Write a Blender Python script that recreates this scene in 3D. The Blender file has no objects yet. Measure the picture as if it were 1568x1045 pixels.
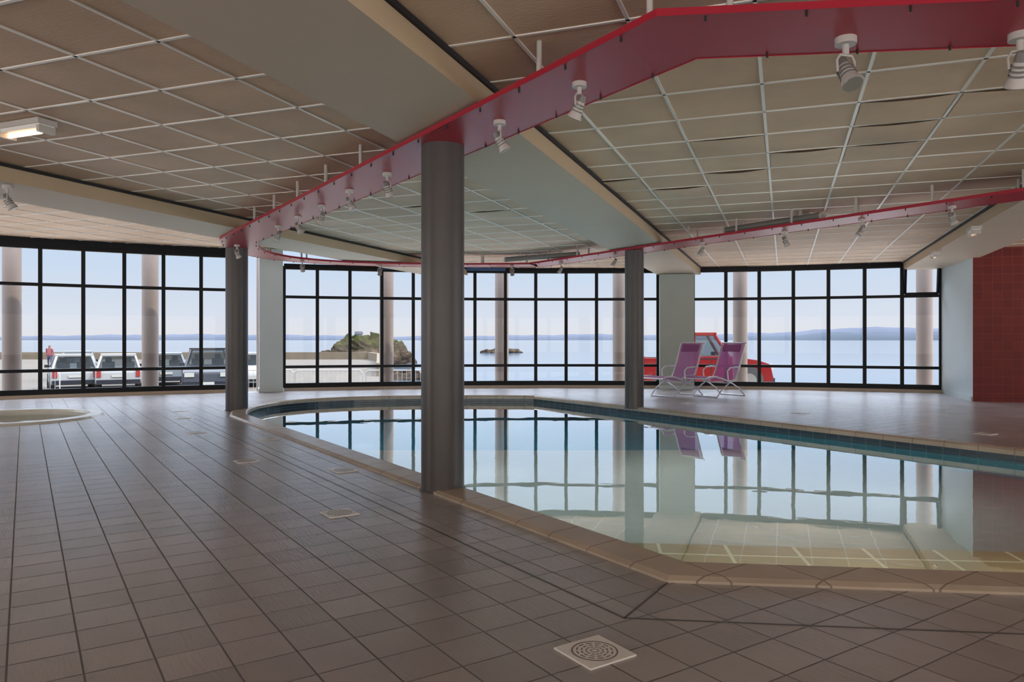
import bpy, math, random
from math import sin, cos, pi, radians, sqrt, atan2
from mathutils import Vector, Matrix
from mathutils.geometry import tessellate_polygon
random.seed(4)
scene = bpy.context.scene
COL = scene.collection
scene.view_settings.view_transform = 'Standard'
scene.view_settings.look = 'None'
scene.view_settings.exposure = 0.25

# ------------------------------------------------------------ materials
def nmat(name):
    m = bpy.data.materials.new(name); m.use_nodes = True
    nt = m.node_tree
    return m, nt, nt.nodes['Principled BSDF']

def pmat(name, col, rough=0.5, metal=0.0, noise=0.0, nscale=8.0, bump=0.0, emit=None, estr=0, spec=0.5, alpha=1):
    m, nt, b = nmat(name)
    b.inputs['Base Color'].default_value = (*col, 1)
    b.inputs['Roughness'].default_value = rough
    b.inputs['Metallic'].default_value = metal
    b.inputs['Specular IOR Level'].default_value = spec
    if emit:
        b.inputs['Emission Color'].default_value = (*emit, 1)
        b.inputs['Emission Strength'].default_value = estr
    if noise > 0 or bump > 0:
        tc = nt.nodes.new('ShaderNodeTexCoord')
        n = nt.nodes.new('ShaderNodeTexNoise'); n.inputs['Scale'].default_value = nscale
        n.inputs['Detail'].default_value = 4
        nt.links.new(tc.outputs['Object'], n.inputs['Vector'])
        if noise > 0:
            mx = nt.nodes.new('ShaderNodeMix'); mx.data_type = 'RGBA'
            mx.inputs[6].default_value = (*[c*(1-noise) for c in col], 1)
            mx.inputs[7].default_value = (*[min(1, c*(1+noise)) for c in col], 1)
            nt.links.new(n.outputs['Fac'], mx.inputs[0]); nt.links.new(mx.outputs[2], b.inputs['Base Color'])
        if bump > 0:
            bp = nt.nodes.new('ShaderNodeBump'); bp.inputs['Strength'].default_value = bump
            bp.inputs['Distance'].default_value = 0.02
            nt.links.new(n.outputs['Fac'], bp.inputs['Height']); nt.links.new(bp.outputs[0], b.inputs['Normal'])
    return m

def tile_mat(name, c1, c2, grout, size, U, V, mort=0.006, rough=0.35, off=(0, 0), bump=0.4, size2=None,
             nz=0.0, nscale=3.0, wave=0.0, rough_g=0.8, spec=0.5):
    """square tiles in the (U,V) basis of object space"""
    m, nt, b = nmat(name)
    b.inputs['Specular IOR Level'].default_value = spec
    N = nt.nodes; L = nt.links
    tc = N.new('ShaderNodeTexCoord')
    du = N.new('ShaderNodeVectorMath'); du.operation = 'DOT_PRODUCT'; du.inputs[1].default_value = U
    dv = N.new('ShaderNodeVectorMath'); dv.operation = 'DOT_PRODUCT'; dv.inputs[1].default_value = V
    L.new(tc.outputs['Object'], du.inputs[0]); L.new(tc.outputs['Object'], dv.inputs[0])
    au = N.new('ShaderNodeMath'); au.inputs[1].default_value = off[0] + 50*size
    av = N.new('ShaderNodeMath'); av.inputs[1].default_value = off[1] + 50*(size2 or size)
    L.new(du.outputs['Value'], au.inputs[0]); L.new(dv.outputs['Value'], av.inputs[0])
    cb = N.new('ShaderNodeCombineXYZ'); L.new(au.outputs[0], cb.inputs[0]); L.new(av.outputs[0], cb.inputs[1])
    br = N.new('ShaderNodeTexBrick'); br.offset = 0; br.squash = 1
    br.inputs['Scale'].default_value = 1; br.inputs['Brick Width'].default_value = size
    br.inputs['Row Height'].default_value = size2 or size
    br.inputs['Mortar Size'].default_value = mort; br.inputs['Mortar Smooth'].default_value = 0.1
    br.inputs['Color1'].default_value = (*c1, 1); br.inputs['Color2'].default_value = (*c2, 1)
    br.inputs['Mortar'].default_value = (*grout, 1)
    L.new(cb.outputs[0], br.inputs['Vector'])
    col = br.outputs['Color']
    no = N.new('ShaderNodeTexNoise'); no.inputs['Scale'].default_value = nscale; no.inputs['Detail'].default_value = 5
    L.new(tc.outputs['Object'], no.inputs['Vector'])
    if nz > 0:
        mr = N.new('ShaderNodeMapRange'); mr.inputs[1].default_value = 0.3; mr.inputs[2].default_value = 0.7
        mr.inputs[3].default_value = 1-nz; mr.inputs[4].default_value = 1+nz
        L.new(no.outputs['Fac'], mr.inputs[0])
        mx = N.new('ShaderNodeVectorMath'); mx.operation = 'SCALE'
        L.new(col, mx.inputs[0]); L.new(mr.outputs[0], mx.inputs['Scale']); col = mx.outputs[0]
    L.new(col, b.inputs['Base Color'])
    rr = N.new('ShaderNodeMapRange'); rr.inputs[3].default_value = rough; rr.inputs[4].default_value = rough_g
    L.new(br.outputs['Fac'], rr.inputs[0]); L.new(rr.outputs[0], b.inputs['Roughness'])
    inv = N.new('ShaderNodeMath'); inv.operation = 'MULTIPLY_ADD'; inv.inputs[1].default_value = -1; inv.inputs[2].default_value = 1
    L.new(br.outputs['Fac'], inv.inputs[0])
    h = inv.outputs[0]
    if wave > 0:
        n2 = N.new('ShaderNodeTexNoise'); n2.inputs['Scale'].default_value = 1.0; n2.inputs['Detail'].default_value = 3
        sc = N.new('ShaderNodeVectorMath'); sc.operation = 'MULTIPLY'; sc.inputs[1].default_value = (14, 90, 1)
        L.new(cb.outputs[0], sc.inputs[0]); L.new(sc.outputs[0], n2.inputs['Vector'])
        ma = N.new('ShaderNodeMath'); ma.operation = 'MULTIPLY_ADD'; ma.inputs[1].default_value = wave
        L.new(n2.outputs['Fac'], ma.inputs[0]); L.new(h, ma.inputs[2]); h = ma.outputs[0]
    bp = N.new('ShaderNodeBump'); bp.inputs['Strength'].default_value = bump; bp.inputs['Distance'].default_value = 0.004
    L.new(h, bp.inputs['Height']); L.new(bp.outputs[0], b.inputs['Normal'])
    return m

TD = Vector((0.551, -0.834, 0)).normalized()     # pool long side direction
TN = Vector((0.834, 0.551, 0)).normalized()
GN = Vector((0.938, -0.3455, 0)).normalized()    # ceiling grid
GS = Vector((0.3455, 0.938, 0)).normalized()
Zv = Vector((0, 0, 1))

M = {}
M['floor'] = tile_mat('deck_tiles', (0.335, 0.308, 0.312), (0.41, 0.378, 0.38), (0.13, 0.117, 0.117), 0.213, TD, TN,
                      mort=0.0038, rough=0.27, wave=0.7, bump=0.5, nz=0.14, nscale=0.9, off=(0.03, 0.05), spec=1.0)
M['ceil'] = tile_mat('ceiling_tiles', (0.61, 0.44, 0.305), (0.68, 0.495, 0.35), (0.34, 0.30, 0.24), 0.61, GN, GS,
                     mort=0.004, rough=0.6, off=(0.13, -0.04), nz=0.12, nscale=1.3, wave=2.8, bump=0.35, spec=0.3)
M['tbar'] = pmat('white_grid_bar', (0.82, 0.79, 0.74), 0.35)
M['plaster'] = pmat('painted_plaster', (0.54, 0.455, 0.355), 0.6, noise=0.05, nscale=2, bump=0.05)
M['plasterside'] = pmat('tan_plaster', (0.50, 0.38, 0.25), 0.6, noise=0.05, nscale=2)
M['dark'] = pmat('dark_gap', (0.012, 0.012, 0.014), 0.7)
M['column'] = pmat('grey_brown_paint', (0.070, 0.062, 0.061), 0.34, noise=0.16, nscale=5)
M['red'] = pmat('red_laminate', (0.36, 0.013, 0.032), 0.36, noise=0.06, nscale=2, spec=0.35)
M['frame'] = pmat('black_aluminium', (0.005, 0.007, 0.010), 0.4, spec=.2)
M['pillar'] = pmat('pale_green_paint', (0.40, 0.45, 0.41), 0.6, noise=0.04, nscale=3)
M['whitewall'] = pmat('pale_blue_wall_paint', (0.56, 0.66, 0.69), 0.6, noise=0.04, nscale=3)
M['wall'] = pmat('cream_wall_paint', (0.55, 0.50, 0.42), 0.7, noise=0.05)
M['redtile'] = tile_mat('red_wall_tiles', (0.135, 0.008, 0.007), (0.165, 0.012, 0.009), (0.27, 0.06, 0.045), 0.15,
                        GN, Zv, mort=0.004, rough=0.4, bump=0.3, spec=.3)
M['coping'] = tile_mat('beige_coping', (0.45, 0.37, 0.29), (0.51, 0.42, 0.33), (0.26, 0.21, 0.17), 0.33, TD, TN,
                       mort=0.004, rough=0.3, nz=0.1, bump=0.3)
M['curb'] = pmat('beige_curb', (0.50, 0.42, 0.33), 0.5, noise=0.08)
M['navy'] = tile_mat('navy_waterline_tiles', (0.006, 0.024, 0.04), (0.01, 0.04, 0.06), (0.09, 0.15, 0.16), 0.15,
                     Vector((0.88, -0.475, 0)), Zv, mort=0.004, rough=0.2, size2=0.07, off=(0, 0.01))
M['teal'] = tile_mat('teal_pool_tiles', (0.002, 0.27, 0.36), (0.004, 0.32, 0.42), (0.02, 0.34, 0.42), 0.20,
                     Vector((0.88, -0.475, 0)), Zv, mort=0.005, rough=0.3)
M['tealfloor'] = tile_mat('teal_floor_tiles', (0.002, 0.215, 0.30), (0.004, 0.255, 0.345), (0.01, 0.30, 0.38), 0.30,
                          TD, TN, mort=0.006, rough=0.3)
M['shelf'] = tile_mat('beige_pool_tiles', (0.50, 0.36, 0.19), (0.58, 0.42, 0.23), (0.95, 0.85, 0.62), 0.42,
                      Vector((0.994, -0.108, 0)), Vector((0.108, 0.994, 0)), mort=0.012, rough=0.4)
M['drain'] = pmat('cream_drain_plastic', (0.85, 0.83, 0.79), 0.35)
M['whiteplastic'] = pmat('white_plastic', (0.50, 0.47, 0.44), 0.4)
M['greyplastic'] = pmat('grey_lamp_housing', (0.18, 0.17, 0.16), 0.4)
M['chrome'] = pmat('white_steel_tube', (0.65, 0.66, 0.70), 0.3, metal=0.6)
M['blue'] = pmat('blue_trim_paint', (0.03, 0.10, 0.25), 0.5)
M['extcol'] = pmat('exterior_column_paint', (0.12, 0.092, 0.082), 0.7, noise=0.08)
M['rubber'] = pmat('tyre_rubber', (0.008, 0.008, 0.008), 0.8)
M['hub'] = pmat('wheel_alloy', (0.14, 0.14, 0.14), 0.3, metal=0.8)
M['carwhite'] = pmat('white_car_paint', (0.17, 0.17, 0.17), 0.3, spec=.2)
M['carsilver'] = pmat('silver_car_paint', (0.085, 0.098, 0.11), 0.3, spec=.2)
M['cardark'] = pmat('dark_car_paint', (0.011, 0.012, 0.017), 0.3, spec=.2)
M['carred'] = pmat('red_car_paint', (0.085, 0.004, 0.004), 0.45, spec=.08)
M['lamp_r'] = pmat('red_lens', (0.15, 0.006, 0.006), 0.2)
M['lamp_w'] = pmat('clear_lens', (0.22, 0.22, 0.20), 0.15)
M['seat'] = pmat('car_seat_cloth', (0.02, 0.02, 0.022), 0.9)

def carglass():
    m, nt, b = nmat('car_glass'); b.inputs['Base Color'].default_value = (.008, .011, .014, 1); b.inputs['Roughness'].default_value = .15
    b.inputs['Specular IOR Level'].default_value = .15
    tp = nt.nodes.new('ShaderNodeBsdfTransparent'); tp.inputs[0].default_value = (.8, .85, .85, 1)
    ms = nt.nodes.new('ShaderNodeMixShader'); ms.inputs[0].default_value = .6
    nt.links.new(b.outputs[0], ms.inputs[1]); nt.links.new(tp.outputs[0], ms.inputs[2]); nt.links.new(ms.outputs[0], nt.nodes['Material Output'].inputs['Surface'])
    return m
M['carglass'] = carglass()

def fabric_mat():
    m, nt, b = nmat('purple_mesh_fabric')
    tc = nt.nodes.new('ShaderNodeTexCoord')
    w = nt.nodes.new('ShaderNodeTexWave'); w.inputs['Scale'].default_value = 12; w.bands_direction = 'Y'
    nt.links.new(tc.outputs['Object'], w.inputs['Vector'])
    mx = nt.nodes.new('ShaderNodeMix'); mx.data_type = 'RGBA'
    mx.inputs[6].default_value = (0.32, 0.07, 0.27, 1); mx.inputs[7].default_value = (0.48, 0.18, 0.41, 1)
    nt.links.new(w.outputs['Fac'], mx.inputs[0]); nt.links.new(mx.outputs[2], b.inputs['Base Color'])
    b.inputs['Roughness'].default_value = 0.7
    tl = nt.nodes.new('ShaderNodeBsdfTranslucent'); nt.links.new(mx.outputs[2], tl.inputs['Color'])
    tp = nt.nodes.new('ShaderNodeBsdfTransparent')
    ms = nt.nodes.new('ShaderNodeMixShader'); ms.inputs[0].default_value = 0.35
    nt.links.new(b.outputs[0], ms.inputs[1]); nt.links.new(tl.outputs[0], ms.inputs[2])
    m2 = nt.nodes.new('ShaderNodeMixShader'); m2.inputs[0].default_value = 0.22
    nt.links.new(ms.outputs[0], m2.inputs[1]); nt.links.new(tp.outputs[0], m2.inputs[2])
    nt.links.new(m2.outputs[0], nt.nodes['Material Output'].inputs['Surface'])
    return m
M['fabric'] = fabric_mat()

def glass_mat(name, tint=(1, 1, 1), ior=1.45, rough=0.0, bump=None, scale=1.0, refract=False, boost=1.0):
    m = bpy.data.materials.new(name); m.use_nodes = True
    nt = m.node_tree; nt.nodes.clear(); N = nt.nodes; L = nt.links
    out = N.new('ShaderNodeOutputMaterial'); gl = N.new('ShaderNodeBsdfGlossy')
    if refract:
        tr = N.new('ShaderNodeBsdfRefraction'); tr.inputs['IOR'].default_value = 1.33; tr.inputs['Roughness'].default_value = 0
    else: tr = N.new('ShaderNodeBsdfTransparent')
    fr = N.new('ShaderNodeFresnel'); ms = N.new('ShaderNodeMixShader')
    tr.inputs[0].default_value = (*tint, 1); gl.inputs['Roughness'].default_value = rough
    gl.inputs[0].default_value = (1, 1, 1, 1)
    fr.inputs['IOR'].default_value = ior
    if bump:
        tc = N.new('ShaderNodeTexCoord'); mp = N.new('ShaderNodeMapping'); mp.inputs['Scale'].default_value = (1, 1, 1)
        no = N.new('ShaderNodeTexNoise'); no.inputs['Scale'].default_value = scale; no.inputs['Detail'].default_value = 2
        bp = N.new('ShaderNodeBump'); bp.inputs['Strength'].default_value = bump; bp.inputs['Distance'].default_value = 0.05
        L.new(tc.outputs['Object'], mp.inputs['Vector']); L.new(mp.outputs[0], no.inputs['Vector'])
        L.new(no.outputs['Fac'], bp.inputs['Height'])
        L.new(bp.outputs[0], gl.inputs['Normal']); L.new(bp.outputs[0], fr.inputs['Normal'])
        if refract: L.new(bp.outputs[0], tr.inputs['Normal'])
    f = fr.outputs[0]
    if boost != 1:
        mb = N.new('ShaderNodeMath'); mb.operation = 'MULTIPLY'; mb.use_clamp = True; mb.inputs[1].default_value = boost
        L.new(f, mb.inputs[0]); f = mb.outputs[0]
    L.new(f, ms.inputs[0]); L.new(tr.outputs[0], ms.inputs[1]); L.new(gl.outputs[0], ms.inputs[2])
    L.new(ms.outputs[0], out.inputs['Surface'])
    return m
M['glass'] = glass_mat('window_glass', (0.97, 0.985, 0.98), 1.25)
M['water'] = glass_mat('pool_water', (0.85, 0.98, 1.0), 1.33, 0.0, bump=0.018, scale=2.2, refract=True, boost=1.8)
M['jwater'] = glass_mat('spa_water', (0.85, 0.96, 0.97), 1.4, 0.0, bump=0.02, scale=3)

# ------------------------------------------------------------ mesh builder
class MB:
    def __init__(s): s.v = []; s.f = []; s.m = []; s.sm = []
    def add(s, vs, fs, mi=0, smooth=False):
        o = len(s.v); s.v += [tuple(v) for v in vs]
        for f in fs: s.f.append([i+o for i in f]); s.m.append(mi); s.sm.append(smooth)
    def box(s, c, size, rz=0, mi=0, R=None):
        hx, hy, hz = [a/2 for a in size]
        R = R or Matrix.Rotation(rz, 3, 'Z'); c = Vector(c)
        vs = [c + R @ Vector((x*hx, y*hy, z*hz)) for x in (-1, 1) for y in (-1, 1) for z in (-1, 1)]
        s.add(vs, [(0,1,3,2),(4,6,7,5),(0,4,5,1),(2,3,7,6),(0,2,6,4),(1,5,7,3)], mi)
    def bar(s, p, q, w, h, mi=0):
        """box section between p and q, w horizontal width, h height"""
        p = Vector(p); q = Vector(q); d = (q-p); 
        up = Vector((0,0,1)) if abs(d.normalized().z) < 0.95 else Vector((0,1,0))
        sd = d.cross(up).normalized()*w/2; u2 = sd.cross(d).normalized()*h/2
        vs = []
        for a in (p, q):
            vs += [a-sd-u2, a+sd-u2, a+sd+u2, a-sd+u2]
        s.add(vs, [(0,1,2,3),(7,6,5,4),(0,4,5,1),(1,5,6,2),(2,6,7,3),(3,7,4,0)], mi)
    def cyl(s, p, q, r, r2=None, n=16, mi=0, caps=True, smooth=True):
        p = Vector(p); q = Vector(q); d = (q-p).normalized()
        a = d.orthogonal().normalized(); b = d.cross(a); r2 = r if r2 is None else r2
        vs = [p + (a*cos(2*pi*i/n)+b*sin(2*pi*i/n))*r for i in range(n)]
        vs += [q + (a*cos(2*pi*i/n)+b*sin(2*pi*i/n))*r2 for i in range(n)]
        s.add(vs, [(i, (i+1) % n, n+(i+1) % n, n+i) for i in range(n)], mi, smooth)
        if caps: s.add(vs, [list(range(n))[::-1], list(range(n, 2*n))], mi)
    def tube(s, pts, r, n=8, mi=0, closed=False):
        pts = [Vector(p) for p in pts]; k = len(pts); rings = []
        prev = None
        for i, p in enumerate(pts):
            if closed: t = pts[(i+1) % k]-pts[i-1]
            else: t = pts[min(i+1, k-1)]-pts[max(i-1, 0)]
            t.normalize()
            a = t.orthogonal().normalized() if prev is None else (prev - t*prev.dot(t)).normalized()
            prev = a; b = t.cross(a)
            rings.append([p+(a*cos(2*pi*j/n)+b*sin(2*pi*j/n))*r for j in range(n)])
        vs = [v for rg in rings for v in rg]; fs = []
        for i in range(k if closed else k-1):
            for j in range(n):
                i2 = (i+1) % k
                fs.append((i*n+j, i*n+(j+1) % n, i2*n+(j+1) % n, i2*n+j))
        s.add(vs, fs, mi, True)
        if not closed: s.add(vs, [list(range(n))[::-1], list(range((k-1)*n, k*n))], mi)
    def prism(s, poly, z0, z1, mi=0, mside=None, caps='both'):
        n = len(poly); mside = mi if mside is None else mside
        vs = [(p[0], p[1], z0) for p in poly]+[(p[0], p[1], z1) for p in poly]
        s.add(vs, [(i, (i+1) % n, n+(i+1) % n, n+i) for i in range(n)], mside)
        tr = tessellate_polygon([[Vector((p[0], p[1], 0)) for p in poly]])
        s.add(vs, [tuple(t) for t in tr], mi); s.add(vs, [tuple(n+i for i in t) for t in tr], mi)
    def ring(s, A, B, za, zb, mi=0, smooth=False):
        n = len(A)
        vs = [(p[0], p[1], za) for p in A]+[(p[0], p[1], zb) for p in B]
        s.add(vs, [(i, (i+1) % n, n+(i+1) % n, n+i) for i in range(n)], mi, smooth)
    def flat(s, loops, z, mi=0):
        tr = tessellate_polygon([[Vector((p[0], p[1], 0)) for p in l] for l in loops])
        vs = [(p[0], p[1], z) for l in loops for p in l]
        fs = []
        for t in tr:
            a, b_, c = [Vector(vs[i]) for i in t]
            fs.append(tuple(t) if (b_-a).cross(c-a).z > 0 else tuple(t)[::-1])
        s.add(vs, fs, mi)
    def build(s, name, mats, parent=None, loc=None, rot=None, recalc=True, bevel=0):
        me = bpy.data.meshes.new(name); me.from_pydata(s.v, [], s.f)
        for m in mats: me.materials.append(m if not isinstance(m, str) else M[m])
        for p, mi, sm in zip(me.polygons, s.m, s.sm): p.material_index = mi; p.use_smooth = sm
        if recalc:
            import bmesh
            bm = bmesh.new(); bm.from_mesh(me); bmesh.ops.recalc_face_normals(bm, faces=bm.faces[:]); bm.to_mesh(me); bm.free()
        o = bpy.data.objects.new(name, me); COL.objects.link(o)
        if parent: o.parent = parent
        if loc: o.location = loc
        if rot is not None: o.rotation_euler = rot
        if bevel:
            b = o.modifiers.new('bevel', 'BEVEL'); b.width = bevel; b.segments = 3; b.limit_method = 'ANGLE'; b.angle_limit = radians(35)
        return o

def empty(name, loc=(0, 0, 0), rot=(0, 0, 0)):
    e = bpy.data.objects.new(name, None); COL.objects.link(e); e.location = loc; e.rotation_euler = rot
    e.empty_display_size = 0.2
    return e

def offset_poly(poly, d):
    n = len(poly); out = []
    for i in range(n):
        p0 = Vector(poly[i-1]); p1 = Vector(poly[i]); p2 = Vector(poly[(i+1) % n])
        a = (p1-p0).normalized(); b = (p2-p1).normalized()
        na = Vector((-a.y, a.x)); nb = Vector((-b.y, b.x))
        mt = (na+nb)/(1+na.dot(nb))
        out.append(tuple(p1+mt*d))
    return out
def chaikin(pts, it=2):
    for _ in range(it):
        o = [pts[0]]
        for a, b in zip(pts, pts[1:]):
            o += [(a[0]*.75+b[0]*.25, a[1]*.75+b[1]*.25), (a[0]*.25+b[0]*.75, a[1]*.25+b[1]*.75)]
        o.append(pts[-1]); pts = o
    return pts
def clip_half(poly, n, d, keep_ge=True):
    """keep the side n.p>=d"""
    sg = 1 if keep_ge else -1
    f = lambda p: sg*(n.x*p[0]+n.y*p[1]-d)
    out = []
    for i in range(len(poly)):
        a = poly[i-1]; b = poly[i]; fa, fb = f(a), f(b)
        if (fa >= 0) != (fb >= 0):
            t = fa/(fa-fb); out.append((a[0]+(b[0]-a[0])*t, a[1]+(b[1]-a[1])*t))
        if fb >= 0: out.append(b)
    return out

# ------------------------------------------------------------ layout
ACX, ACY, AR = 1.2, -1.9, 18.7
def arc(phi, R=AR): return (ACX+R*sin(phi), ACY+R*cos(phi))
PHI_R = 0.4197; PIL2 = (0.1125, 0.154); PIL1 = (-0.357, -0.331); PHI_L = -0.92
BACK = -6.5
CEIL = 2.72; SOFF = 2.55; BOARD = 2.51
arc_pts = [arc(PHI_R + (PHI_L-PHI_R)*i/36) for i in range(37)]
ROOM = arc_pts + [(arc_pts[-1][0], BACK), (12.2, BACK), (12.2, 11.62), (8.18, 13.1)]

pool_curve = chaikin([(0.547, 14.2), (-0.3, 14.28), (-1.2, 14.3), (-2.4, 14.15), (-3.4, 13.8), (-4.1, 13.1), (-4.38, 12.2), (-4.3, 11.3), (-4.0, 10.45)], 2)
POOL = [(0.702, 3.333), (8.27, 2.51)] + pool_curve
P_IN = offset_poly(POOL, 0.235)
JC = (-7.0, 10.3)
def circ(c, r, n=48): return [(c[0]+r*cos(2*pi*i/n), c[1]+r*sin(2*pi*i/n)) for i in range(n)]
J_OUT = circ(JC, 1.15); J_IN = circ(JC, 0.95)

# floor
b = MB(); b.flat([ROOM, POOL[::-1], J_OUT[::-1]], 0.0, 0)
fl = b.build('floor', ['floor'])
b = MB(); b.flat([ROOM, offset_poly(POOL, -0.02)[::-1], J_OUT[::-1]], -0.25, 0)
b.build('floor_slab', ['curb'], parent=fl)

# expansion joints in the deck parallel to the pool coping
b = MB()
jl = offset_poly(POOL, -0.45)
corner = Vector(jl[0]); lend = Vector(jl[-1]); rend = Vector(jl[1])
b.bar((corner.x, corner.y, 0.0005), (lend.x, lend.y, 0.0005), 0.010, 0.003)
b.bar((corner.x, corner.y, 0.0005), (rend.x, rend.y, 0.0005), 0.008, 0.003)
b.bar((corner.x, corner.y, 0.0005), (POOL[0][0], POOL[0][1], 0.0005), 0.008, 0.003)
b.build('trim_1', ['column'])

# pool
b = MB()
b.ring(POOL, POOL, -0.04, 0.012, 0)
b.ring(POOL, offset_poly(POOL, 0.03), 0.012, 0.026, 0)
b.ring(offset_poly(POOL, 0.03), offset_poly(POOL, 0.215), 0.026, 0.034, 0)
b.ring(offset_poly(POOL, 0.215), P_IN, 0.034, 0.015, 0)
b.ring(P_IN, P_IN, 0.015, -0.03, 0)
pool = empty('swimming_pool')
b.build('coping', ['coping'], parent=pool)
WATER = -0.10
b = MB()
b.ring(P_IN, P_IN, -0.03, -0.10, 0)
b.ring(P_IN, P_IN, -0.10, -1.4, 1)
b.flat([P_IN], -1.4, 2)
b.build('basin', ['navy', 'teal', 'tealfloor'], parent=pool)
# beige shallow shelf along the near right side
nx = Vector((-0.108, -0.994)); sh = clip_half(offset_poly(P_IN, 0.004), nx, nx.dot(Vector((0.95, 4.75))))
b = MB(); b.prism(sh, -1.39, -0.50, 0, 0)
b.build('shallow_shelf', ['shelf'], parent=pool)
b = MB(); b.flat([P_IN], WATER, 0)
b.build('water_surface', ['water'], parent=pool, recalc=False)

# spa pool
spa = empty('spa_pool')
b = MB()
b.ring(J_OUT, circ(JC, 1.12), 0.0, 0.03); b.ring(circ(JC, 1.12), circ(JC, 0.97), 0.03, 0.035); b.ring(circ(JC, 0.97), J_IN, 0.035, 0.0)
b.ring(J_IN, J_IN, 0.0, -0.4); b.ring(J_IN, circ(JC, 0.6), -0.4, -0.42); b.ring(circ(JC, .6), circ(JC, .5), -0.42, -0.85); b.flat([circ(JC, .5)], -0.85)
b.build('rim_and_shell', [pmat('spa_shell', (0.66, 0.68, 0.62), 0.3)], parent=spa)
b = MB(); b.flat([J_IN], -0.05); b.build('spa_water', ['jwater'], parent=spa, recalc=False)

# ceiling
BEAMS = [(-7.6, -6.7, 'l'), (-2.66, -1.75, 'c'), (2.34, 3.25, 'r')]
n2 = Vector((GN.x, GN.y))
main = clip_half(ROOM, n2, -7.3); left = clip_half(ROOM, n2, -7.3, False)
b = MB(); b.flat([main], CEIL); b.flat([left], 3.0)
ceil = b.build('ceiling', ['ceil'])
def clip_line(poly, p, d):
    ts = []
    for i in range(len(poly)):
        a = Vector(poly[i-1]); e = Vector(poly[i])-a
        den = d.x*e.y-d.y*e.x
        if abs(den) < 1e-9: continue
        w = a-p; t = (w.x*e.y-w.y*e.x)/den; u = (w.x*d.y-w.y*d.x)/den
        if 0 <= u < 1: ts.append(t)
    ts.sort(); return list(zip(ts[0::2], ts[1::2]))
b = MB()
s2 = Vector((GS.x, GS.y))
for poly, z in ((main, CEIL), (left, 3.0)):
    for k in range(-40, 40):
        for base, d in ((n2*(-0.13+0.61*k), s2), (s2*(3.7+0.61*k), n2)):
            for t0, t1 in clip_line(poly, base, d):
                p = base+d*t0; q = base+d*t1
                if (q-p).length > 0.05: b.bar((p.x, p.y, z-0.003), (q.x, q.y, z-0.003), 0.020, 0.008)
b.build('ceiling_grid_bars', ['tbar'], parent=ceil)
# sagging tiles
b = MB()
def sag(x, y, amt, side=0):
    P = Vector((x, y)); u0 = math.floor((P.dot(n2)+0.13)/0.61)*0.61-0.13; v0 = math.floor((P.dot(s2)-3.7)/0.61)*0.61+3.7
    n = 8; vs = []
    for i in range(n+1):
        for j in range(n+1):
            a = 0.03+0.94*i/n; c = 0.03+0.94*j/n
            q = n2*(u0+a*0.61)+s2*(v0+c*0.61)
            z = CEIL-0.006-amt*sin(pi*a)*(1-c)**0.7
            vs.append((q.x, q.y, z))
    b.add(vs, [(i*(n+1)+j, i*(n+1)+j+1, (i+1)*(n+1)+j+1, (i+1)*(n+1)+j) for i in range(n) for j in range(n)], 0, True)
for x, y, a in ((2.17, 7.1, .03), (2.51, 6.4, .025), (2.85, 5.0, .02), (2.72, 5.63, .02), (1.96, 8.3, .025), (3.3, 5.2, .02),
                (-0.25, 9.4, .02), (3.3, 6.6, .015), (1.6, 6.2, .012), (0.9, 7.8, .02), (-1.2, 9.0, .02)): sag(x, y, a*.7)
b.build('sagging_ceiling_tiles', ['ceil'], parent=ceil)

for d0, d1, nm in BEAMS:
    poly = clip_half(clip_half(ROOM, n2, d0), n2, d1, False)
    b = MB(); b.prism(offset_poly(poly, 0.0), SOFF, 3.02 if nm == 'l' else CEIL-0.001, 0, 1)
    for dd in (d0-0.012, d1+0.012):
        for t0, t1 in clip_line(ROOM, n2*dd, s2):
            p = n2*dd+s2*(t0+.05); q = n2*dd+s2*(t1-.05)
            if not (nm == 'l' and dd < d0): b.bar((p.x, p.y, CEIL-0.022), (q.x, q.y, CEIL-0.022), 0.022, 0.03, 2)
    b.build('ceiling_beam', ['plaster', 'plasterside', 'dark'])
# unseen roof slab, added to block the sun
b = MB(); b.prism(offset_poly(ROOM, 0.0), 3.06, 3.3); b.build('roof', ['wall'])

# ------------------------------------------------------------ columns
def column(x, y, r=0.157):
    b = MB(); b.cyl((x, y, 0.0), (x, y, BOARD), r, n=64)
    b.cyl((x, y, 0.0), (x, y, 0.012), r+0.012, n=64)
    b.build('support_column', ['column'])
column(-0.507, 5.40); column(-4.27, 11.45, 0.165); column(1.95, 11.77, 0.15)

# ------------------------------------------------------------ red suspended board
outer = offset_poly(POOL, -0.13); inner = offset_poly(POOL, 0.39)
rb = empty('suspended_lighting_board')
b = MB()
b.ring(outer, inner, BOARD, BOARD); b.ring(outer, inner, BOARD+0.028, BOARD+0.028)
b.ring(outer, outer, BOARD-0.004, BOARD+0.03); b.ring(inner, inner, BOARD-0.004, BOARD+0.03)
b.build('red_board', ['red'], parent=rb)
def walk(poly, step, start=0.0):
    res = []; carry = start; n = len(poly)
    for i in range(n):
        a = Vector(poly[i]); c = Vector(poly[(i+1) % n]); L = (c-a).length; d = (c-a)/L
        t = carry
        while t < L: res.append((a+d*t, d)); t += step
        carry = t-L
    return res
b = MB(); b2 = MB()
for path, st in ((offset_poly(POOL, -0.09), 0.3), (offset_poly(POOL, 0.34), 0.6)):
    for p, d in walk(path, 0.85, st):
        off = p.dot(n2)
        top = CEIL
        for d0, d1, nm in BEAMS:
            if d0 < off < d1: top = SOFF
        if off < -7.3 and top == CEIL: top = 3.0
        if top-BOARD > 0.06:
            b.cyl((p.x, p.y, BOARD+0.02), (p.x, p.y, top), 0.015, n=10)
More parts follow.
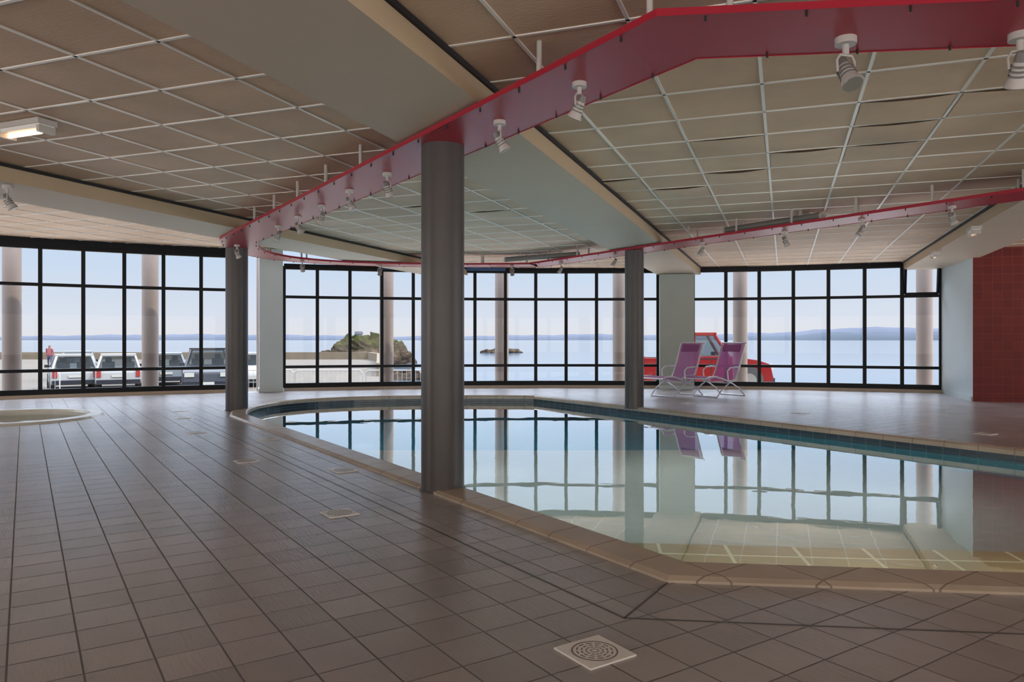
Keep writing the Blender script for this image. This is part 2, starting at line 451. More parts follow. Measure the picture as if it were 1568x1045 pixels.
for path, st in ((offset_poly(POOL, -0.10), 0.2), (offset_poly(POOL, 0.36), 0.35)):
    for p, d in walk(path, 0.425, st):
        b2.cyl((p.x, p.y, BOARD-0.02), (p.x, p.y, BOARD+0.005), 0.006, n=8)
b.build('hanger_rods', ['whiteplastic'], parent=rb); b2.build('screws', ['dark'], parent=rb)

# spotlights
b = MB()
b.cyl((0, 0, -0.03), (0, 0, 0), 0.045, n=20); b.cyl((0, 0, -0.075), (0, 0, -0.03), 0.014, n=12)
b.tube([(0, -.04, -.15), (0, -.045, -.10), (0, -.03, -.075), (0, .03, -.075), (0, .045, -.10), (0, .04, -.15)], 0.006, mi=0)
ax = Vector((0.5, 0, -0.85)).normalized(); c0 = Vector((0, 0, -.14))
b.cyl(c0-ax*0.06, c0-ax*0.02, 0.022, 0.028, n=20, mi=1); b.cyl(c0-ax*0.02, c0+ax*0.045, 0.028, 0.034, n=20, mi=0)
b.cyl(c0+ax*0.045, c0+ax*0.085, 0.034, 0.048, n=20, mi=0); b.cyl(c0+ax*0.085, c0+ax*0.09, 0.043, 0.041, n=20, mi=2)
for k in range(3): b.cyl(c0+ax*(-.005+.02*k), c0+ax*(.002+.02*k), 0.038, n=20, mi=1)
spot_me = None
def spot(x, y, z=BOARD, rz=0.0, s=1.0):
    global spot_me
    if spot_me is None:
        o = b_spot.build('track_spotlight', ['whiteplastic', 'greyplastic', 'lamp_w']); spot_me = o.data
    else:
        o = bpy.data.objects.new('track_spotlight', spot_me); COL.objects.link(o)
    o.location = (x, y, z); o.rotation_euler = (0, 0, rz); o.scale = (s, s, s)
b_spot = b
SP = [(0.37, 4.05, 2.4), (-.08, 4.76, 0.2), (-1.056, 6.25, 1), (-1.53, 6.95, .2), (-2.0, 7.75, 2.8), (-2.45, 8.45, .3), (-2.9, 9.15, 2.6),
      (1.56, 3.45, -1.3), (2.34, 3.40, 1.3), (-4.1, 11.0, 1), (-3.75, 13.2, 1.6), (-2.5, 13.95, -1.5), (0.0, 14.0, -1.4),
      (0.9, 13.55, 3.0), (1.7, 12.2, 2.9), (2.75, 10.7, 3.2), (3.55, 9.6, 0.3), (4.1, 8.65, 3.0), (4.65, 7.8, 0.2), (5.3, 6.8, .4)]
for x, y, r in SP: spot(x, y, BOARD, r, 1.08 if y < 3.5 else .88)
spot(-4.75, 6.95, SOFF, 0.5); spot(-5.0, 6.85, SOFF, 2.6)

# tubular radiant heaters above the board
def heater(p, q, z=2.60):
    p = Vector((*p, z)); q = Vector((*q, z)); d = (q-p).normalized(); b = MB()
    b.cyl(p, q, 0.045, n=20); b.cyl(p-d*.03, p, 0.05, n=20, mi=1); b.cyl(q, q+d*.03, 0.05, n=20, mi=1)
    for t in (.2, .8):
        c = p.lerp(q, t); b.cyl(c, (c.x, c.y, CEIL-.008), 0.008, n=8, mi=1); b.bar((c.x-.01, c.y, z-.05), (c.x+.01, c.y, z-.05), .02, .01, 1)
    b.build('tube_heater', ['greyplastic', 'whiteplastic'])
heater((2.95, 10.15), (3.75, 8.95)); heater((-0.1, 13.85), (1.15, 13.0)); heater((-3.7, 12.1), (-2.9, 13.4))

def luminaire(x, y, z, rz, L=0.46, lit=True, w=0.15):
    b = MB()
    b.box((0, 0, -0.02), (L, w, 0.04)); b.box((0, 0, -0.055), (L*0.96, w*0.8, 0.03), mi=1)
    b.cyl((-L*.4, 0, -.085), (L*.35, 0, -.085), 0.014, n=12, mi=2)
    for sx in (-1, 1): b.box((sx*L*.46, 0, -.075), (0.03, w*.85, .05))
    b.build('ceiling_light', ['whiteplastic', 'drain', pmat('lamp_tube', (1, .8, .6), .4, emit=(1, .62, .35), estr=4 if lit else .3)], loc=(x, y, z), rot=(0, 0, rz))
luminaire(-3.62, 5.5, CEIL-0.005, -0.38)
luminaire(5.98, 9.55, SOFF, 1.2, L=.3, lit=False, w=.12); luminaire(7.0, 12.2, SOFF, 1.2, L=.3, lit=False, w=.12); luminaire(3.9, 9.5, CEIL, .2, L=.25, lit=False)

# ------------------------------------------------------------ glazed facade
def glazing(name, phis, ztop, tr_hi, tr_lo=0.51, z0=0.06, header=None):
    b = MB(); g = MB()
    pts = [arc(p) for p in phis]
    for i, p in enumerate(pts):
        w = 0.07
        b.box((p[0], p[1], (z0+ztop)/2), (w, 0.09, ztop-z0), rz=-phis[i])
    for a, c in zip(pts, pts[1:]):
        for z, h in ((z0+0.05, 0.10), (ztop-0.035, 0.07), (tr_hi, 0.06), (tr_lo, 0.06)):
            b.bar((a[0], a[1], z), (c[0], c[1], z), 0.08, h)
        b.bar((a[0], a[1], 0.03), (c[0], c[1], 0.03), 0.14, 0.06, 1)
        if header: b.bar((a[0], a[1], (ztop+header)/2), (c[0], c[1], (ztop+header)/2), 0.10, header-ztop)
        vs = [(a[0], a[1], z0), (c[0], c[1], z0), (c[0], c[1], ztop), (a[0], a[1], ztop)]
        g.add(vs, [(0, 1, 2, 3)], 0)
    o = b.build(name, ['frame', 'curb'])
    g.build('glass_panes', ['glass'], parent=o)
    return o, pts
step = 0.70/18.7
nL = int((PIL1[0]-PHI_L)/step)
glazing('window_1', [PIL1[0]-0.024-step*i for i in range(-0, nL+1)]+[PHI_L], 2.87, 2.13, header=3.0)
glazing('window_2', [PIL1[1]+(PIL2[0]-PIL1[1])*i/12 for i in range(13)], 2.67, 2.01, header=2.72)
o3, pts3 = glazing('window_3', [PIL2[1]+(PHI_R-PIL2[1])*i/7 for i in range(8)], 2.67, 2.00, header=2.72)
# open hopper sash, top right pane
b = MB(); a = Vector((*pts3[6], 0)); c = Vector((*pts3[7], 0)); nin = Vector((-sin(PHI_R), -cos(PHI_R), 0))
dd = (c-a).normalized()*0.05
lo0, lo1 = a+dd+Vector((0, 0, 2.05)), c-dd+Vector((0, 0, 2.05)); hi0, hi1 = a+dd+nin*.16+Vector((0, 0, 2.58)), c-dd+nin*.16+Vector((0, 0, 2.58))
for p, q in ((lo0, lo1), (hi0, hi1), (lo0, hi0), (lo1, hi1)): b.bar(p, q, .05, .05)
b.build('hopper_sash', ['frame'], parent=o3)
b = MB(); 
for i in range(12):
    A = arc(PIL1[1]+(PIL2[0]-PIL1[1])*i/12, 18.62); C = arc(PIL1[1]+(PIL2[0]-PIL1[1])*(i+1)/12, 18.62)
    if 3 <= i <= 6: b.bar((*A, 2.68), (*C, 2.68), 0.02, 0.07)
b.build('trim_2', ['blue'])

# pillars on the facade line
def pillar(ph0, ph1, depth, zt, mat, R=18.55):
    b = MB(); pm = (ph0+ph1)/2; w = (ph1-ph0)*AR
    c = arc(pm, R); b.box((c[0], c[1], zt/2), (w, depth, zt), rz=-pm); b.box((c[0], c[1], 0.04), (w+.03, depth+.03, 0.08), rz=-pm, mi=1)
    b.build('facade_pillar', [mat, 'whitewall'], bevel=0.008)
pillar(PIL1[0]-0.001, PIL1[1]-0.002, 0.45, 2.99, 'whitewall'); pillar(PIL2[0]+.001, PIL2[1]-.001, 0.55, 2.54, 'pillar')

# ------------------------------------------------------------ walls
def wall(name, p, q, z0, z1, mat, t=0.2, side=1):
    p = Vector((*p, 0)); q = Vector((*q, 0)); d = (q-p).normalized(); nn = Vector((-d.y, d.x, 0))*side*t/2
    b = MB(); b.bar(p+nn+Vector((0, 0, (z0+z1)/2)), q+nn+Vector((0, 0, (z0+z1)/2)), t, z1-z0); return b.build(name, [mat])
cr = (8.18, 13.1); ce = arc(PHI_R)
wall('wall_side', (ce[0]+.03, ce[1]+.1), cr, 0, 2.72, 'whitewall', side=1)
wall('wall_red_tiled', cr, (12.2, 11.62), 0, 2.72, 'redtile', side=1)
wall('baseboard_red_tiled', cr, (12.2, 11.62), 0, 0.07, 'redtile', t=.03, side=-1)
wall('baseboard_side', (8.79, 14.95), cr, 0, 0.09, 'whitewall', t=.03, side=-1)
wl = arc(PHI_L)
# unseen side and back walls; openings added to let fill light in
def fill_opening_wall(name, p, q, n):
    p = Vector((*p, 0)); q = Vector((*q, 0)); b = MB()
    b.bar(p+Zv*.2, q+Zv*.2, .2, .4); b.bar(p+Zv*2.9, q+Zv*2.9, .2, .32)
    for i in range(n+1):
        c = p.lerp(q, i/n); d = (q-p).normalized()*.1
        b.bar(c-d+Zv*1.57, c+d+Zv*1.57, .2, 2.34)
    b.build(name, ['wall'])
fill_opening_wall('wall_right', (12.3, 11.6), (12.3, BACK), 8)
fill_opening_wall('wall_left', (wl[0], BACK), (wl[0], wl[1]-.2), 7)
fill_opening_wall('wall_back', (wl[0], BACK-.1), (12.2, BACK-.1), 11)

# ------------------------------------------------------------ floor drains
def drain(x, y, s=0.2, rot=None):
    b = MB(); b.box((0, 0, 0.003), (s, s, 0.006)); r = s*.40
    for k, rr in enumerate((1.0, .8, .6, .4, .2)):
        n = 36
        for i in range(n):
            if k and i % 3 == 2: continue
            a0 = 2*pi*i/n; a1 = 2*pi*(i+1)/n; r0 = r*rr; r1 = r*(rr-.07)
            z = .0068
            b.add([(r0*cos(a0), r0*sin(a0), z), (r0*cos(a1), r0*sin(a1), z), (r1*cos(a1), r1*sin(a1), z), (r1*cos(a0), r1*sin(a0), z)], [(0, 1, 2, 3)], 1)
    b.build('floor_drain', ['drain', 'greyplastic'], loc=(x, y, 0.0005), rot=(0, 0, atan2(TD.y, TD.x) if rot is None else rot), recalc=False)
drain(0.29, 2.59, .205)
for x, y in ((-1.087, 4.655), (-1.406, 6.18), (-2.39, 6.65), (-2.67, 8.12), (-3.72, 8.69), (-4.6, 10.3), (5.5, 8.57), (4.3, 11.0), (3.0, 12.6), (-5.1, 11.3)): drain(x, y, .19)

# ------------------------------------------------------------ sun loungers
def lounger(x, y, rz):
    b = MB(); prof = [(0, .36), (.12, .395), (.28, .40), (.45, .36), (.62, .315), (.76, .30), (.86, .34), (.93, .45), (1.0, .62), (1.07, .82), (1.14, 1.0), (1.17, 1.03)]
    W = .27
    vs = []
    for u, z in prof:
        for k in range(7):
            v = -W+2*W*k/6; vs.append((u, v, z+.012-.012*(1-(v/W)**2)))
    b.add(vs, [(i*7+j, i*7+j+1, (i+1)*7+j+1, (i+1)*7+j) for i in range(len(prof)-1) for j in range(6)], 0, True)
    for v in (-W, W):
        b.tube([(u, v, z) for u, z in prof], .016, mi=1)
        s = 1 if v > 0 else -1; vo = v+.02*s
        b.tube([(.72, vo, .30), (.55, vo, .22), (.40, vo, .12), (.30, vo, .015)], .013, mi=1)
        b.tube([(.50, vo, .34), (.72, vo, .27), (.95, vo, .16), (1.12, vo, .015)], .013, mi=1)
        b.tube([(.98, vo, .56), (.85, vo, .57), (.68, vo, .56), (.60, vo, .50), (.62, vo, .32)], .014, mi=1)
    for u, z in ((0, .36), (1.17, 1.03), (.30, .015), (1.12, .015), (.72, .27)): b.tube([(u, -W-.02, z), (u, 0, z), (u, W+.02, z)], .013, mi=1)
    b.box((1.10, 0, .93), (.035, .40, .14), R=Matrix.Rotation(radians(22), 3, 'Y'), mi=0)
    b.build('sun_lounger', ['fabric', 'chrome'], loc=(x, y, 0), rot=(0, 0, rz))
lounger(2.62, 13.9, 0.62); lounger(3.42, 13.85, 0.62)

# ------------------------------------------------------------ exterior
def ground_z(x):
    t = max(0, min(1, (x+2)/5)); return -1.0+0.5*t*t*(3-2*t)
def far_edge(x):
    if x < -14: return 78
    if x < -6: return 78-(x+14)/8*44
    if x < 2: return 34-(x+6)/8*8
    return 26
xs = [-90+2.5*i for i in range(73)]
def ground(name, f0, f1, mat, lip, rows=6):
    b = MB(); vs = []; rr = rows+(1 if lip else 0)
    for x in xs:
        y0 = f0(x); y1 = f1(x)
        for j in range(rows): vs.append((x, y0+(y1-y0)*j/(rows-1), ground_z(x)))
        if lip: vs.append((x, y1+.4, -6.0))
    b.add(vs, [(i*rr+j, i*rr+j+1, (i+1)*rr+j+1, (i+1)*rr+j) for i in range(len(xs)-1) for j in range(rr-1)])
    return b.build(name, [mat])
R2 = 18.8
def y_in(x):
    dx = x-ACX
    return ACY+sqrt(R2*R2-dx*dx) if abs(dx) < R2*.75 else 9
ground('terrace_ground', y_in, lambda x: 23.0, pmat('pale_concrete_paving', (0.55, 0.49, 0.42), 0.85, noise=.1, nscale=.6), False)
ground('quay_ground', lambda x: 23.0, far_edge, pmat('quay_asphalt', (0.070, 0.060, 0.050), 0.9, noise=.15, nscale=.6, spec=.1), True)
b = MB(); b.add([(-200, -40, -1.02), (200, -40, -1.02), (200, 9, -1.02), (-200, 9, -1.02)], [(0, 1, 2, 3)]); b.build('street_ground', [pmat('street_paving', (.45, .42, .38), .9, noise=.1)])
b = MB()
for i in range(len(xs)-1):
    if xs[i] < -8:
        b.bar((xs[i], far_edge(xs[i])-.3, ground_z(xs[i])+.35), (xs[i+1], far_edge(xs[i+1])-.3, ground_z(xs[i+1])+.35), .4, .8)
b.build('quay_parapet_wall', [pmat('beige_stone', (0.10, 0.078, 0.055), .9, noise=.2, nscale=1.5, spec=.1)])
# sea
m, nt, bs = nmat('sea_water'); bs.inputs['Base Color'].default_value = (.036, .060, .088, 1); bs.inputs['Roughness'].default_value = .10; bs.inputs['Specular IOR Level'].default_value = .25
tc = nt.nodes.new('ShaderNodeTexCoord'); no = nt.nodes.new('ShaderNodeTexNoise'); no.inputs['Scale'].default_value = .35; no.inputs['Detail'].default_value = 6
bp = nt.nodes.new('ShaderNodeBump'); bp.inputs['Strength'].default_value = .08; bp.inputs['Distance'].default_value = .2
nt.links.new(tc.outputs['Object'], no.inputs['Vector']); nt.links.new(no.outputs['Fac'], bp.inputs['Height']); nt.links.new(bp.outputs[0], bs.inputs['Normal'])
b = MB(); b.add([(-14000, 5, -5), (14000, 5, -5), (14000, 15000, -5), (-14000, 15000, -5)], [(0, 1, 2, 3)]); b.build('sea', [m])
# far hills
def hill(name, D, prof, col, base=-6):
    b = MB(); vs = []
    n = 220; pts = []
    for i in range(n+1):
        px = -300+2200*i/n
        h = 0
        for (a, ha), (c, hc) in zip(prof, prof[1:]):
            if a <= px <= c: t = (px-a)/(c-a); t = t*t*(3-2*t); h = ha+(hc-ha)*t
        h += (sin(px*.05)+sin(px*.13+1)+.6*sin(px*.31))*.5
        X = (px-784)/1130*D
        pts.append((X, D, max(0.2, h)*D/1130))
    for X, Y, h in pts: vs += [(X, Y, base), (X, Y+20, h*.55), (X, Y+200, h+1)]
    b.add(vs, [(i*3+j, i*3+j+1, i*3+j+4, i*3+j+3) for i in range(n) for j in range(2)], 0, True)
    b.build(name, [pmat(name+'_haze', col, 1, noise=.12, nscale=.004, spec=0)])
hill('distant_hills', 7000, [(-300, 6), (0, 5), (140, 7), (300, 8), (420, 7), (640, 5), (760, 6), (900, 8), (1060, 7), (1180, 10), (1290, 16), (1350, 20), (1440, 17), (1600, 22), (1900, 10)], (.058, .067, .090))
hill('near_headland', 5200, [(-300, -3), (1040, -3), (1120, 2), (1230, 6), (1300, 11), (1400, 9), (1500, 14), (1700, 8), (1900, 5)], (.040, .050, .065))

# island
def rock(bb, c, r, seed, mi=0, n=20, m_=28, flat=.5):
    rnd = random.Random(seed); ph = [rnd.uniform(0, 6.28) for _ in range(10)]
    vs = []
    for i in range(n+1):
        th = pi*i/n*.55
        for j in range(m_):
            a = 2*pi*j/m_
            k = 1+.16*sin(3*a+ph[0])+.10*sin(5*a+ph[1]+2*th)+.06*sin(9*a+ph[2]+5*th)+.08*sin(7*th+ph[3]+2*a)+rnd.uniform(-.06, .06)
            vs.append((c[0]+r[0]*sin(th)*cos(a)*k, c[1]+r[1]*sin(th)*sin(a)*k, c[2]+r[2]*max(-.3, cos(th)*k)))
    bb.add(vs, [(i*m_+j, i*m_+(j+1) % m_, (i+1)*m_+(j+1) % m_, (i+1)*m_+j) for i in range(n) for j in range(m_)], mi)
m_r, nt, bs = nmat('island_rock_and_grass'); bs.inputs['Roughness'].default_value = 1; bs.inputs['Specular IOR Level'].default_value = 0
tc = nt.nodes.new('ShaderNodeTexCoord'); sx = nt.nodes.new('ShaderNodeSeparateXYZ'); no = nt.nodes.new('ShaderNodeTexNoise'); no.inputs['Scale'].default_value = .5; no.inputs['Detail'].default_value = 6
ad = nt.nodes.new('ShaderNodeMath'); ad.operation = 'MULTIPLY_ADD'; ad.inputs[1].default_value = 9
cr_ = nt.nodes.new('ShaderNodeValToRGB'); mr = nt.nodes.new('ShaderNodeMapRange'); mr.inputs[1].default_value = -1; mr.inputs[2].default_value = 7.5
nt.links.new(tc.outputs['Object'], sx.inputs[0]); nt.links.new(tc.outputs['Object'], no.inputs['Vector']); nt.links.new(no.outputs['Fac'], ad.inputs[0]); nt.links.new(sx.outputs['Z'], ad.inputs[2])
nt.links.new(ad.outputs[0], mr.inputs[0]); nt.links.new(mr.outputs[0], cr_.inputs[0]); nt.links.new(cr_.outputs[0], bs.inputs['Base Color'])
e = cr_.color_ramp.elements; e[0].position = .05; e[0].color = (.014, .011, .009, 1); e[1].position = .90; e[1].color = (.022, .026, .009, 1)
x_ = e.new(.35); x_.color = (.055, .040, .028, 1); x_ = e.new(.55); x_.color = (.022, .018, .012, 1); x_ = e.new(.72); x_.color = (.036, .034, .016, 1)
isl = empty('rocky_island')
b = MB(); D = 190
def ix(px, d=D): return (px-784)/1130*d
rock(b, (ix(560), D+6, -5.4), (8.5, 8, 6.4), 1); rock(b, (ix(533), D+4, -5.4), (5.5, 5, 6.1), 7); rock(b, (ix(592), D+4, -5.4), (6.0, 5, 5.0), 9)
rock(b, (ix(508), D, -5.2), (6.0, 3, 2.6), 2); rock(b, (ix(612), D, -5.2), (3.6, 3, 3.2), 3); rock(b, (ix(490), D, -5.2), (5.0, 3, 1.4), 5)
for k in range(22): rock(b, (ix(random.uniform(470, 632)), D-random.uniform(0, 16), -5.2), (random.uniform(.8, 2.4), 1.2, random.uniform(.5, 1.7)), 20+k, n=6, m_=12)
b.build('rock_mass', [m_r], parent=isl)
b = MB(); hx = ix(543); b.box((hx, D+5, 1.7), (1.8, 1.4, 1.7)); b.add([(hx-1, D+4.2, 2.5), (hx+1, D+4.2, 2.5), (hx+1, D+5.8, 2.5), (hx-1, D+5.8, 2.5), (hx-1, D+5, 3.2), (hx+1, D+5, 3.2)], [(0, 1, 5, 4), (3, 2, 5, 4), (0, 3, 4), (1, 2, 5)], 1)
b.build('island_house', ['carsilver', 'cardark'], parent=isl)
b = MB()
for k in range(9): rock(b, (ix(random.uniform(745, 797), 340), 340+random.uniform(-6, 6), -5.2), (random.uniform(1.5, 4), 2, random.uniform(.8, 2.8)), 60+k, n=6, m_=12)
b.build('sea_rocks', [m_r])
b = MB()
for k in range(40): rock(b, (ix(random.uniform(385, 640), 120), 120+random.uniform(-10, 10), -5.2), (random.uniform(1.0, 3.2), 2, random.uniform(.4, 1.3)), 90+k, n=6, m_=12)
b.build('foreshore_rocks', [m_r])

# exterior columns
for ph in (-0.592, -0.468, -0.351, -0.212, -0.073, 0.071, 0.2137, 0.41):
    p = arc(ph, 19.85); b = MB(); z = ground_z(p[0])
    b.cyl((p[0], p[1], z), (p[0], p[1], 3.3), 0.165, n=40); b.cyl((p[0], p[1], z), (p[0], p[1], z+.15), 0.24, n=40)
    b.build('exterior_column', ['extcol'])

# barriers
def barrier(x, y, z, rz, L=2.3):
    b = MB(); H = 1.05; r = .02
    b.tube([(-L/2, 0, .02), (-L/2, 0, H-.1), (-L/2+.1, 0, H), (L/2-.1, 0, H), (L/2, 0, H-.1), (L/2, 0, .02)], r)
    b.tube([(-L/2, 0, .2), (L/2, 0, .2)], r*.8)
    n = 15
    for i in range(1, n): b.cyl((-L/2+L*i/n, 0, .2), (-L/2+L*i/n, 0, H), .008, n=6)
    for s in (-1, 1): b.tube([(s*L*.4, -.3, 0.02), (s*L*.4, 0, .1), (s*L*.4, .3, 0.02)], r*.8)
    b.build('crowd_barrier', [M['carwhite']], loc=(x, y, z), rot=(0, 0, rz))
for x, y in ((-8.6, 25.2), (-6.2, 25), (-3.8, 25), (-16.0, 24.2), (-18.3, 24.5)): barrier(x, y, ground_z(x), .03)

# cars
def car(name, x, y, rz, paint, L=4.0, W=1.7, H=1.48, kind='hatch', z=None):
    root = empty(name, (x, y, ground_z(x) if z is None else z), (0, 0, rz))
    zb = H*.60; hl = L/2; hood = {'hatch': .20, 'suv': .16, 'pickup': .16}[kind]*L
    b = MB()
    prof = [(-hl+.08, .24), (-hl, .40), (-hl+.02, zb-.12), (-hl+.10, zb), (hood, zb+.03), (hl-.35, zb-.10), (hl-.08, zb-.22), (hl, .48), (hl-.05, .24)]
    if kind == 'pickup': prof = [(-hl, .34), (-hl, zb-.04), (-.12*L, zb-.04), (-.12*L+.02, zb), (hood, zb+.02), (hl-.45, zb-.10), (hl-.10, zb-.22), (hl, .45), (hl-.05, .34)]
    n = len(prof); vs = []
    for yy, k in ((-W/2, 1), (W/2, 1)): vs += [(px, yy, pz) for px, pz in prof]
    tri = tessellate_polygon([[Vector((p[0], p[1], 0)) for p in prof]])
    b.add(vs, [(i, (i+1) % n, n+(i+1) % n, n+i) for i in range(n)]); b.add(vs, [tuple(t) for t in tri]+[tuple(n+i for i in t) for t in tri])
    import bmesh
    o = b.build('body', [paint], parent=root)
    bm = bmesh.new(); bm.from_mesh(o.data); bmesh.ops.remove_doubles(bm, verts=bm.verts[:], dist=1e-4); bm.to_mesh(o.data); bm.free()
    mod = o.modifiers.new('b', 'BEVEL'); mod.width = .09; mod.segments = 4; mod.limit_method = 'ANGLE'
    for p in o.data.polygons: p.use_smooth = False
    r0, r1 = {'hatch': (-hl+.12, hood), 'suv': (-hl+.08, hood), 'pickup': (-.12*L, hood)}[kind]
    t0, t1 = {'hatch': (-hl+.50, hood-.62), 'suv': (-hl+.25, hood-.45), 'pickup': (-.10*L, hood-.40)}[kind]
    wb, wt = W*.46, W*.36; zt = H-.05
    base = [(r0, -wb, zb-.02), (r1, -wb, zb), (r1, wb, zb), (r0, wb, zb-.02)]; top = [(t0, -wt, zt), (t1, -wt, zt), (t1, wt, zt), (t0, wt, zt)]
    g = MB(); g.add(base+top, [(0, 1, 5, 4), (1, 2, 6, 5), (2, 3, 7, 6), (3, 0, 4, 7)]); g.build('window_glass', ['carglass'], parent=root)
    c = MB()
    for p, q in zip(base, top): c.tube([p, q], .05, n=8)
    for s in (-1, 1):
        for f in (.5,) if kind != 'suv' else (.35, .68):
            p = Vector(base[0]).lerp(Vector(base[1]), f); q = Vector(top[0]).lerp(Vector(top[1]), f); p.y = s*abs(p.y); q.y = s*abs(q.y)
            if kind != 'pickup': c.tube([p, q], .035)
    c.box(((t0+t1)/2, 0, H-.04), (t1-t0+.12, wt*2+.10, .10)); c.build('roof_and_pillars', [paint], parent=root, bevel=.035)
    c = MB()
    xs_ = (r1-.95,) if kind == 'pickup' else (r1-.95, r0+.75)
    for sx_ in xs_:
        for s in (-1, 1):
            c.box((sx_, s*W*.22, zb-.05), (.16, .46, .62)); c.box((sx_, s*W*.22, zb+.35), (.10, .24, .18))
    c.build('seats', ['seat'], parent=root, bevel=.03)
    if kind == 'pickup':
        c = MB(); c.box((-hl+.75, 0, zb-.03), (1.3, W*.8, .03), mi=0); 
        c.tube([(-.14*L, -W*.4, zb), (-.14*L, -W*.38, H+.02), (-.14*L, W*.38, H+.02), (-.14*L, W*.4, zb)], .035, mi=0); c.build('bed_liner', ['dark'], parent=root)
    w = MB(); R = .31 if kind == 'hatch' else .37
    for wx in (-hl*.62, hl*.62):
        for s in (-1, 1):
            w.cyl((wx, s*(W/2-.19), R), (wx, s*(W/2+.012), R), R*1.14, n=28, mi=2)
            w.cyl((wx, s*(W/2-.17), R), (wx, s*(W/2+.03), R), R, n=28, mi=0); w.cyl((wx, s*(W/2+.02), R), (wx, s*(W/2+.04), R), R*.6, n=20, mi=1)
    w.build('wheels', ['rubber', 'hub', 'dark'], parent=root)
    d = MB()
    for s in (-1, 1):
        d.box((hl-.05, s*W*.36, zb-.30), (.14, .34, .16), mi=0); d.box((-hl+.02, s*W*.42, zb-.18), (.09, .16, .32), mi=1); d.box((r1-.15, s*(W/2+.06), zb+.07), (.12, .18, .12), mi=2)
        d.bar((r0+.1, s*(W/2+.002), zb-.06), (r1, s*(W/2+.002), zb-.06), .012, .03, 2)
        d.bar(((r0+r1)/2, s*(W/2+.002), .35), ((r0+r1)/2, s*(W/2+.002), zb-.04), .012, .012, 2)
    d.box((-hl-.01, 0, .36), (.10, W*.94, .16), mi=2); d.box((hl, 0, .36), (.10, W*.94, .18), mi=2)
    d.box((-hl-.02, 0, .60), (.03, .50, .11), mi=0); d.box((hl+.04, 0, .42), (.03, .50, .11), mi=0)
    d.build('lights_and_bumpers', ['lamp_w', 'lamp_r', 'cardark'], parent=root)
car('car', ix(100, 31), 31.5, radians(124), M['carwhite'], L=3.6)
car('car', ix(172, 31.5), 32, radians(118), M['carwhite'], L=3.6)
car('car', ix(246, 34), 34.5, radians(116), M['carsilver'])
car('suv_car', ix(302, 29), 30.0, radians(-68), M['cardark'], L=4.0, W=1.75, H=1.75, kind='suv')
car('car', ix(365, 33), 34, radians(-66), M['carwhite'])
car('car', ix(20, 34), 39, radians(122), M['carsilver'])
car('pickup_truck', ix(1088, 22), 22.8, radians(-4), M['carred'], L=3.8, W=1.6, H=1.80, kind='pickup')

# person on the promenade
def person(x, y, z):
    me = bpy.data.meshes.new('person'); 
    V = [(0, 0, .95), (0, 0, 1.15), (0, 0, 1.40), (0, 0, 1.50), (0, -.01, 1.60), (0, 0, 1.70),
         (.18, 0, 1.42), (.25, .02, 1.15), (.22, -.12, .95), (-.18, 0, 1.42), (-.25, .02, 1.15), (-.22, -.10, .95),
         (.10, 0, .88), (.12, -.03, .48), (.12, .02, .08), (.12, -.14, .04), (-.10, 0, .88), (-.13, .06, .48), (-.13, .12, .08), (-.13, -.02, .04)]
    E = [(0, 1), (1, 2), (2, 3), (3, 4), (4, 5), (2, 6), (6, 7), (7, 8), (2, 9), (9, 10), (10, 11), (0, 12), (12, 13), (13, 14), (14, 15), (0, 16), (16, 17), (17, 18), (18, 19)]
    Rr = [.15, .14, .15, .06, .10, .09, .065, .05, .04, .065, .05, .04, .10, .065, .045, .04, .10, .065, .045, .04]
    me.from_pydata(V, E, []); o = bpy.data.objects.new('person', me); COL.objects.link(o); o.location = (x, y, z)
    o.modifiers.new('skin', 'SKIN'); 
    for i, r in enumerate(Rr): me.skin_vertices[0].data[i].radius = (r, r*.85)
    me.skin_vertices[0].data[0].use_root = True
    s = o.modifiers.new('sub', 'SUBSURF'); s.levels = 1; s.render_levels = 2
    m, nt, bs = nmat('clothed_person'); bs.inputs['Roughness'].default_value = .8
    tc = nt.nodes.new('ShaderNodeTexCoord'); sx = nt.nodes.new('ShaderNodeSeparateXYZ'); r = nt.nodes.new('ShaderNodeValToRGB'); mm = nt.nodes.new('ShaderNodeMath'); mm.operation = 'DIVIDE'; mm.inputs[1].default_value = 1.8
    nt.links.new(tc.outputs['Object'], sx.inputs[0]); nt.links.new(sx.outputs[2], mm.inputs[0]); nt.links.new(mm.outputs[0], r.inputs[0]); nt.links.new(r.outputs[0], bs.inputs[0])
    r.color_ramp.interpolation = 'CONSTANT'; e = r.color_ramp.elements; e[0].color = (.03, .03, .06, 1); e[1].position = .52; e[1].color = (.12, .02, .025, 1)
    k = e.new(.82); k.color = (.12, .07, .05, 1); k = e.new(.92); k.color = (.03, .02, .015, 1)
    me.materials.append(m)
person(ix(76, 52), 52, -1.0)

# ------------------------------------------------------------ world & light
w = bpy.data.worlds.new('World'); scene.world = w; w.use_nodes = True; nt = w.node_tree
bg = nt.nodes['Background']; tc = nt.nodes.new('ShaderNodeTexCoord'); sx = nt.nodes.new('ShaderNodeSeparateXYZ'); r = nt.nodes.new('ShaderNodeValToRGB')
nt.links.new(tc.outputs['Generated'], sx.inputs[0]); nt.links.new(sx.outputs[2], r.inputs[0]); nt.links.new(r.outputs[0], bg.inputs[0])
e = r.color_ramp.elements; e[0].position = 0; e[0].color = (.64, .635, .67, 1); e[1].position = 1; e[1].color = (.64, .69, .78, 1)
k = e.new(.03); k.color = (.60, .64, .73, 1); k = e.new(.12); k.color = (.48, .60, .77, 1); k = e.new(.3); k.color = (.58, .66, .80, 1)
st = nt.nodes.new('ShaderNodeMapRange'); st.interpolation_type = 'SMOOTHSTEP'; st.inputs[1].default_value = .22; st.inputs[2].default_value = .5; st.inputs[3].default_value = 1.0; st.inputs[4].default_value = 10
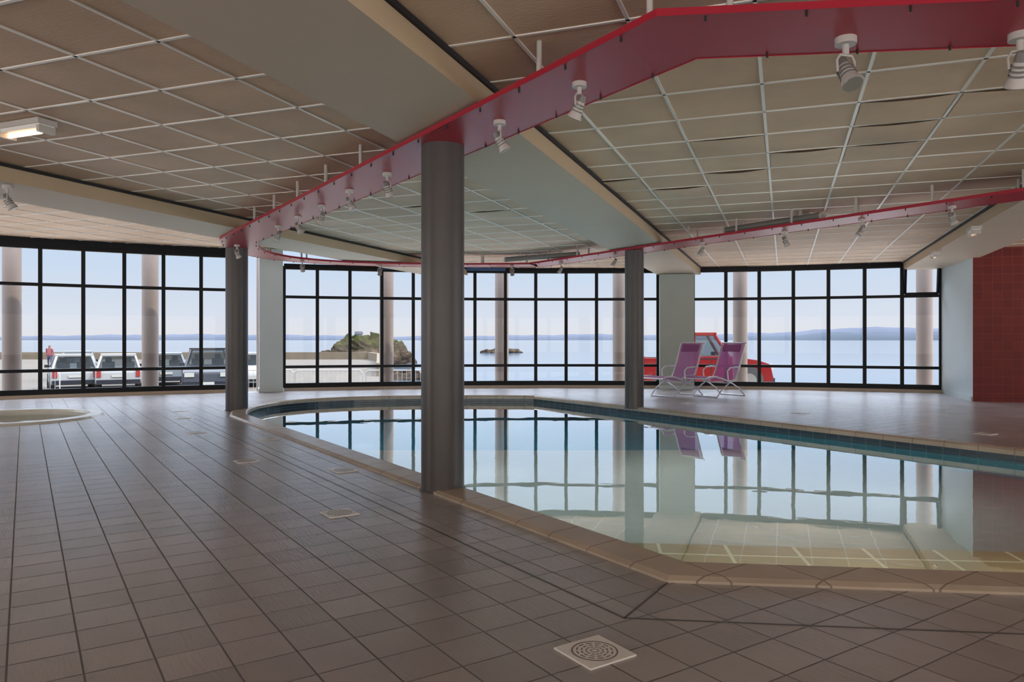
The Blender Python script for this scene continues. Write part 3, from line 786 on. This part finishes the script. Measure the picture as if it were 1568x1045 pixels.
nt.links.new(sx.outputs[2], st.inputs[0]); nt.links.new(st.outputs[0], bg.inputs[1])
sun = bpy.data.lights.new('sun', 'SUN'); sun.energy = 4.0; sun.angle = radians(1); sun.color = (1, .90, .76)
so = bpy.data.objects.new('sun', sun); COL.objects.link(so)
so.rotation_euler = Vector((-0.75, 0.25, -0.85)).to_track_quat('-Z', 'Y').to_euler(); so.location = (10, -5, 20)

def area(name, loc, d, sx, sy, P, col):
    l = bpy.data.lights.new(name, 'AREA'); l.shape = 'RECTANGLE'; l.size = sx; l.size_y = sy; l.energy = P; l.color = col
    o = bpy.data.objects.new(name, l); COL.objects.link(o); o.location = loc
    o.rotation_euler = Vector(d).to_track_quat('-Z', 'Z' if abs(d[2]) < .9 else 'Y').to_euler()
WARM = (1, .87, .72)
area('fill_back', (-.5, BACK-.8, 1.3), (0, 1, 0.15), 24, 2.0, 360, WARM)  # added area fills outside the wall openings; they brighten the interior
area('fill_left', (wl[0]-.8, 1.5, 1.3), (1, 0, 0.15), 15, 2.0, 640, WARM)
area('fill_right', (13.0, 3, 1.5), (-1, 0, 0), 16, 2.3, 250, (1, .90, .80))
# added point fills under the water to brighten the basin; no real fittings
PL = [(0.4, 6.2), (-.3, 7.6), (1.5, 7.6), (3.2, 6.4), (-1.2, 9.2), (.6, 9.4), (2.3, 8.4), (-2.2, 10.9), (-.6, 11.2), (.7, 11.4), (-3.2, 12.4), (-1.6, 12.8), (.1, 13.0), (2.0, 6.0)]
for i, (x, y) in enumerate(PL):
    l = bpy.data.lights.new('pool_fill', 'POINT'); l.energy = 15; l.shadow_soft_size = 0; l.color = (.9, 1, 1)
    o = bpy.data.objects.new('pool_fill', l); COL.objects.link(o); o.location = (x, y, -.22)
for x, y in ((1.3, 4.1), (2.1, 4.05), (2.9, 4.0)):  # added warm fills that brighten the shallow shelf
    l = bpy.data.lights.new('pool_fill', 'POINT'); l.energy = 2.4; l.shadow_soft_size = 0; l.color = (1, .92, .8)
    o = bpy.data.objects.new('pool_fill', l); COL.objects.link(o); o.location = (x, y, -.13)

cam = bpy.data.cameras.new('camera'); co = bpy.data.objects.new('camera', cam); COL.objects.link(co)
co.location = (0, 0, 1.1); co.rotation_euler = (radians(90), 0, 0); cam.sensor_width = 36; cam.lens = 1130/1568*36; cam.shift_y = -0.0016
cam.clip_end = 30000; cam.clip_start = .05
scene.camera = co
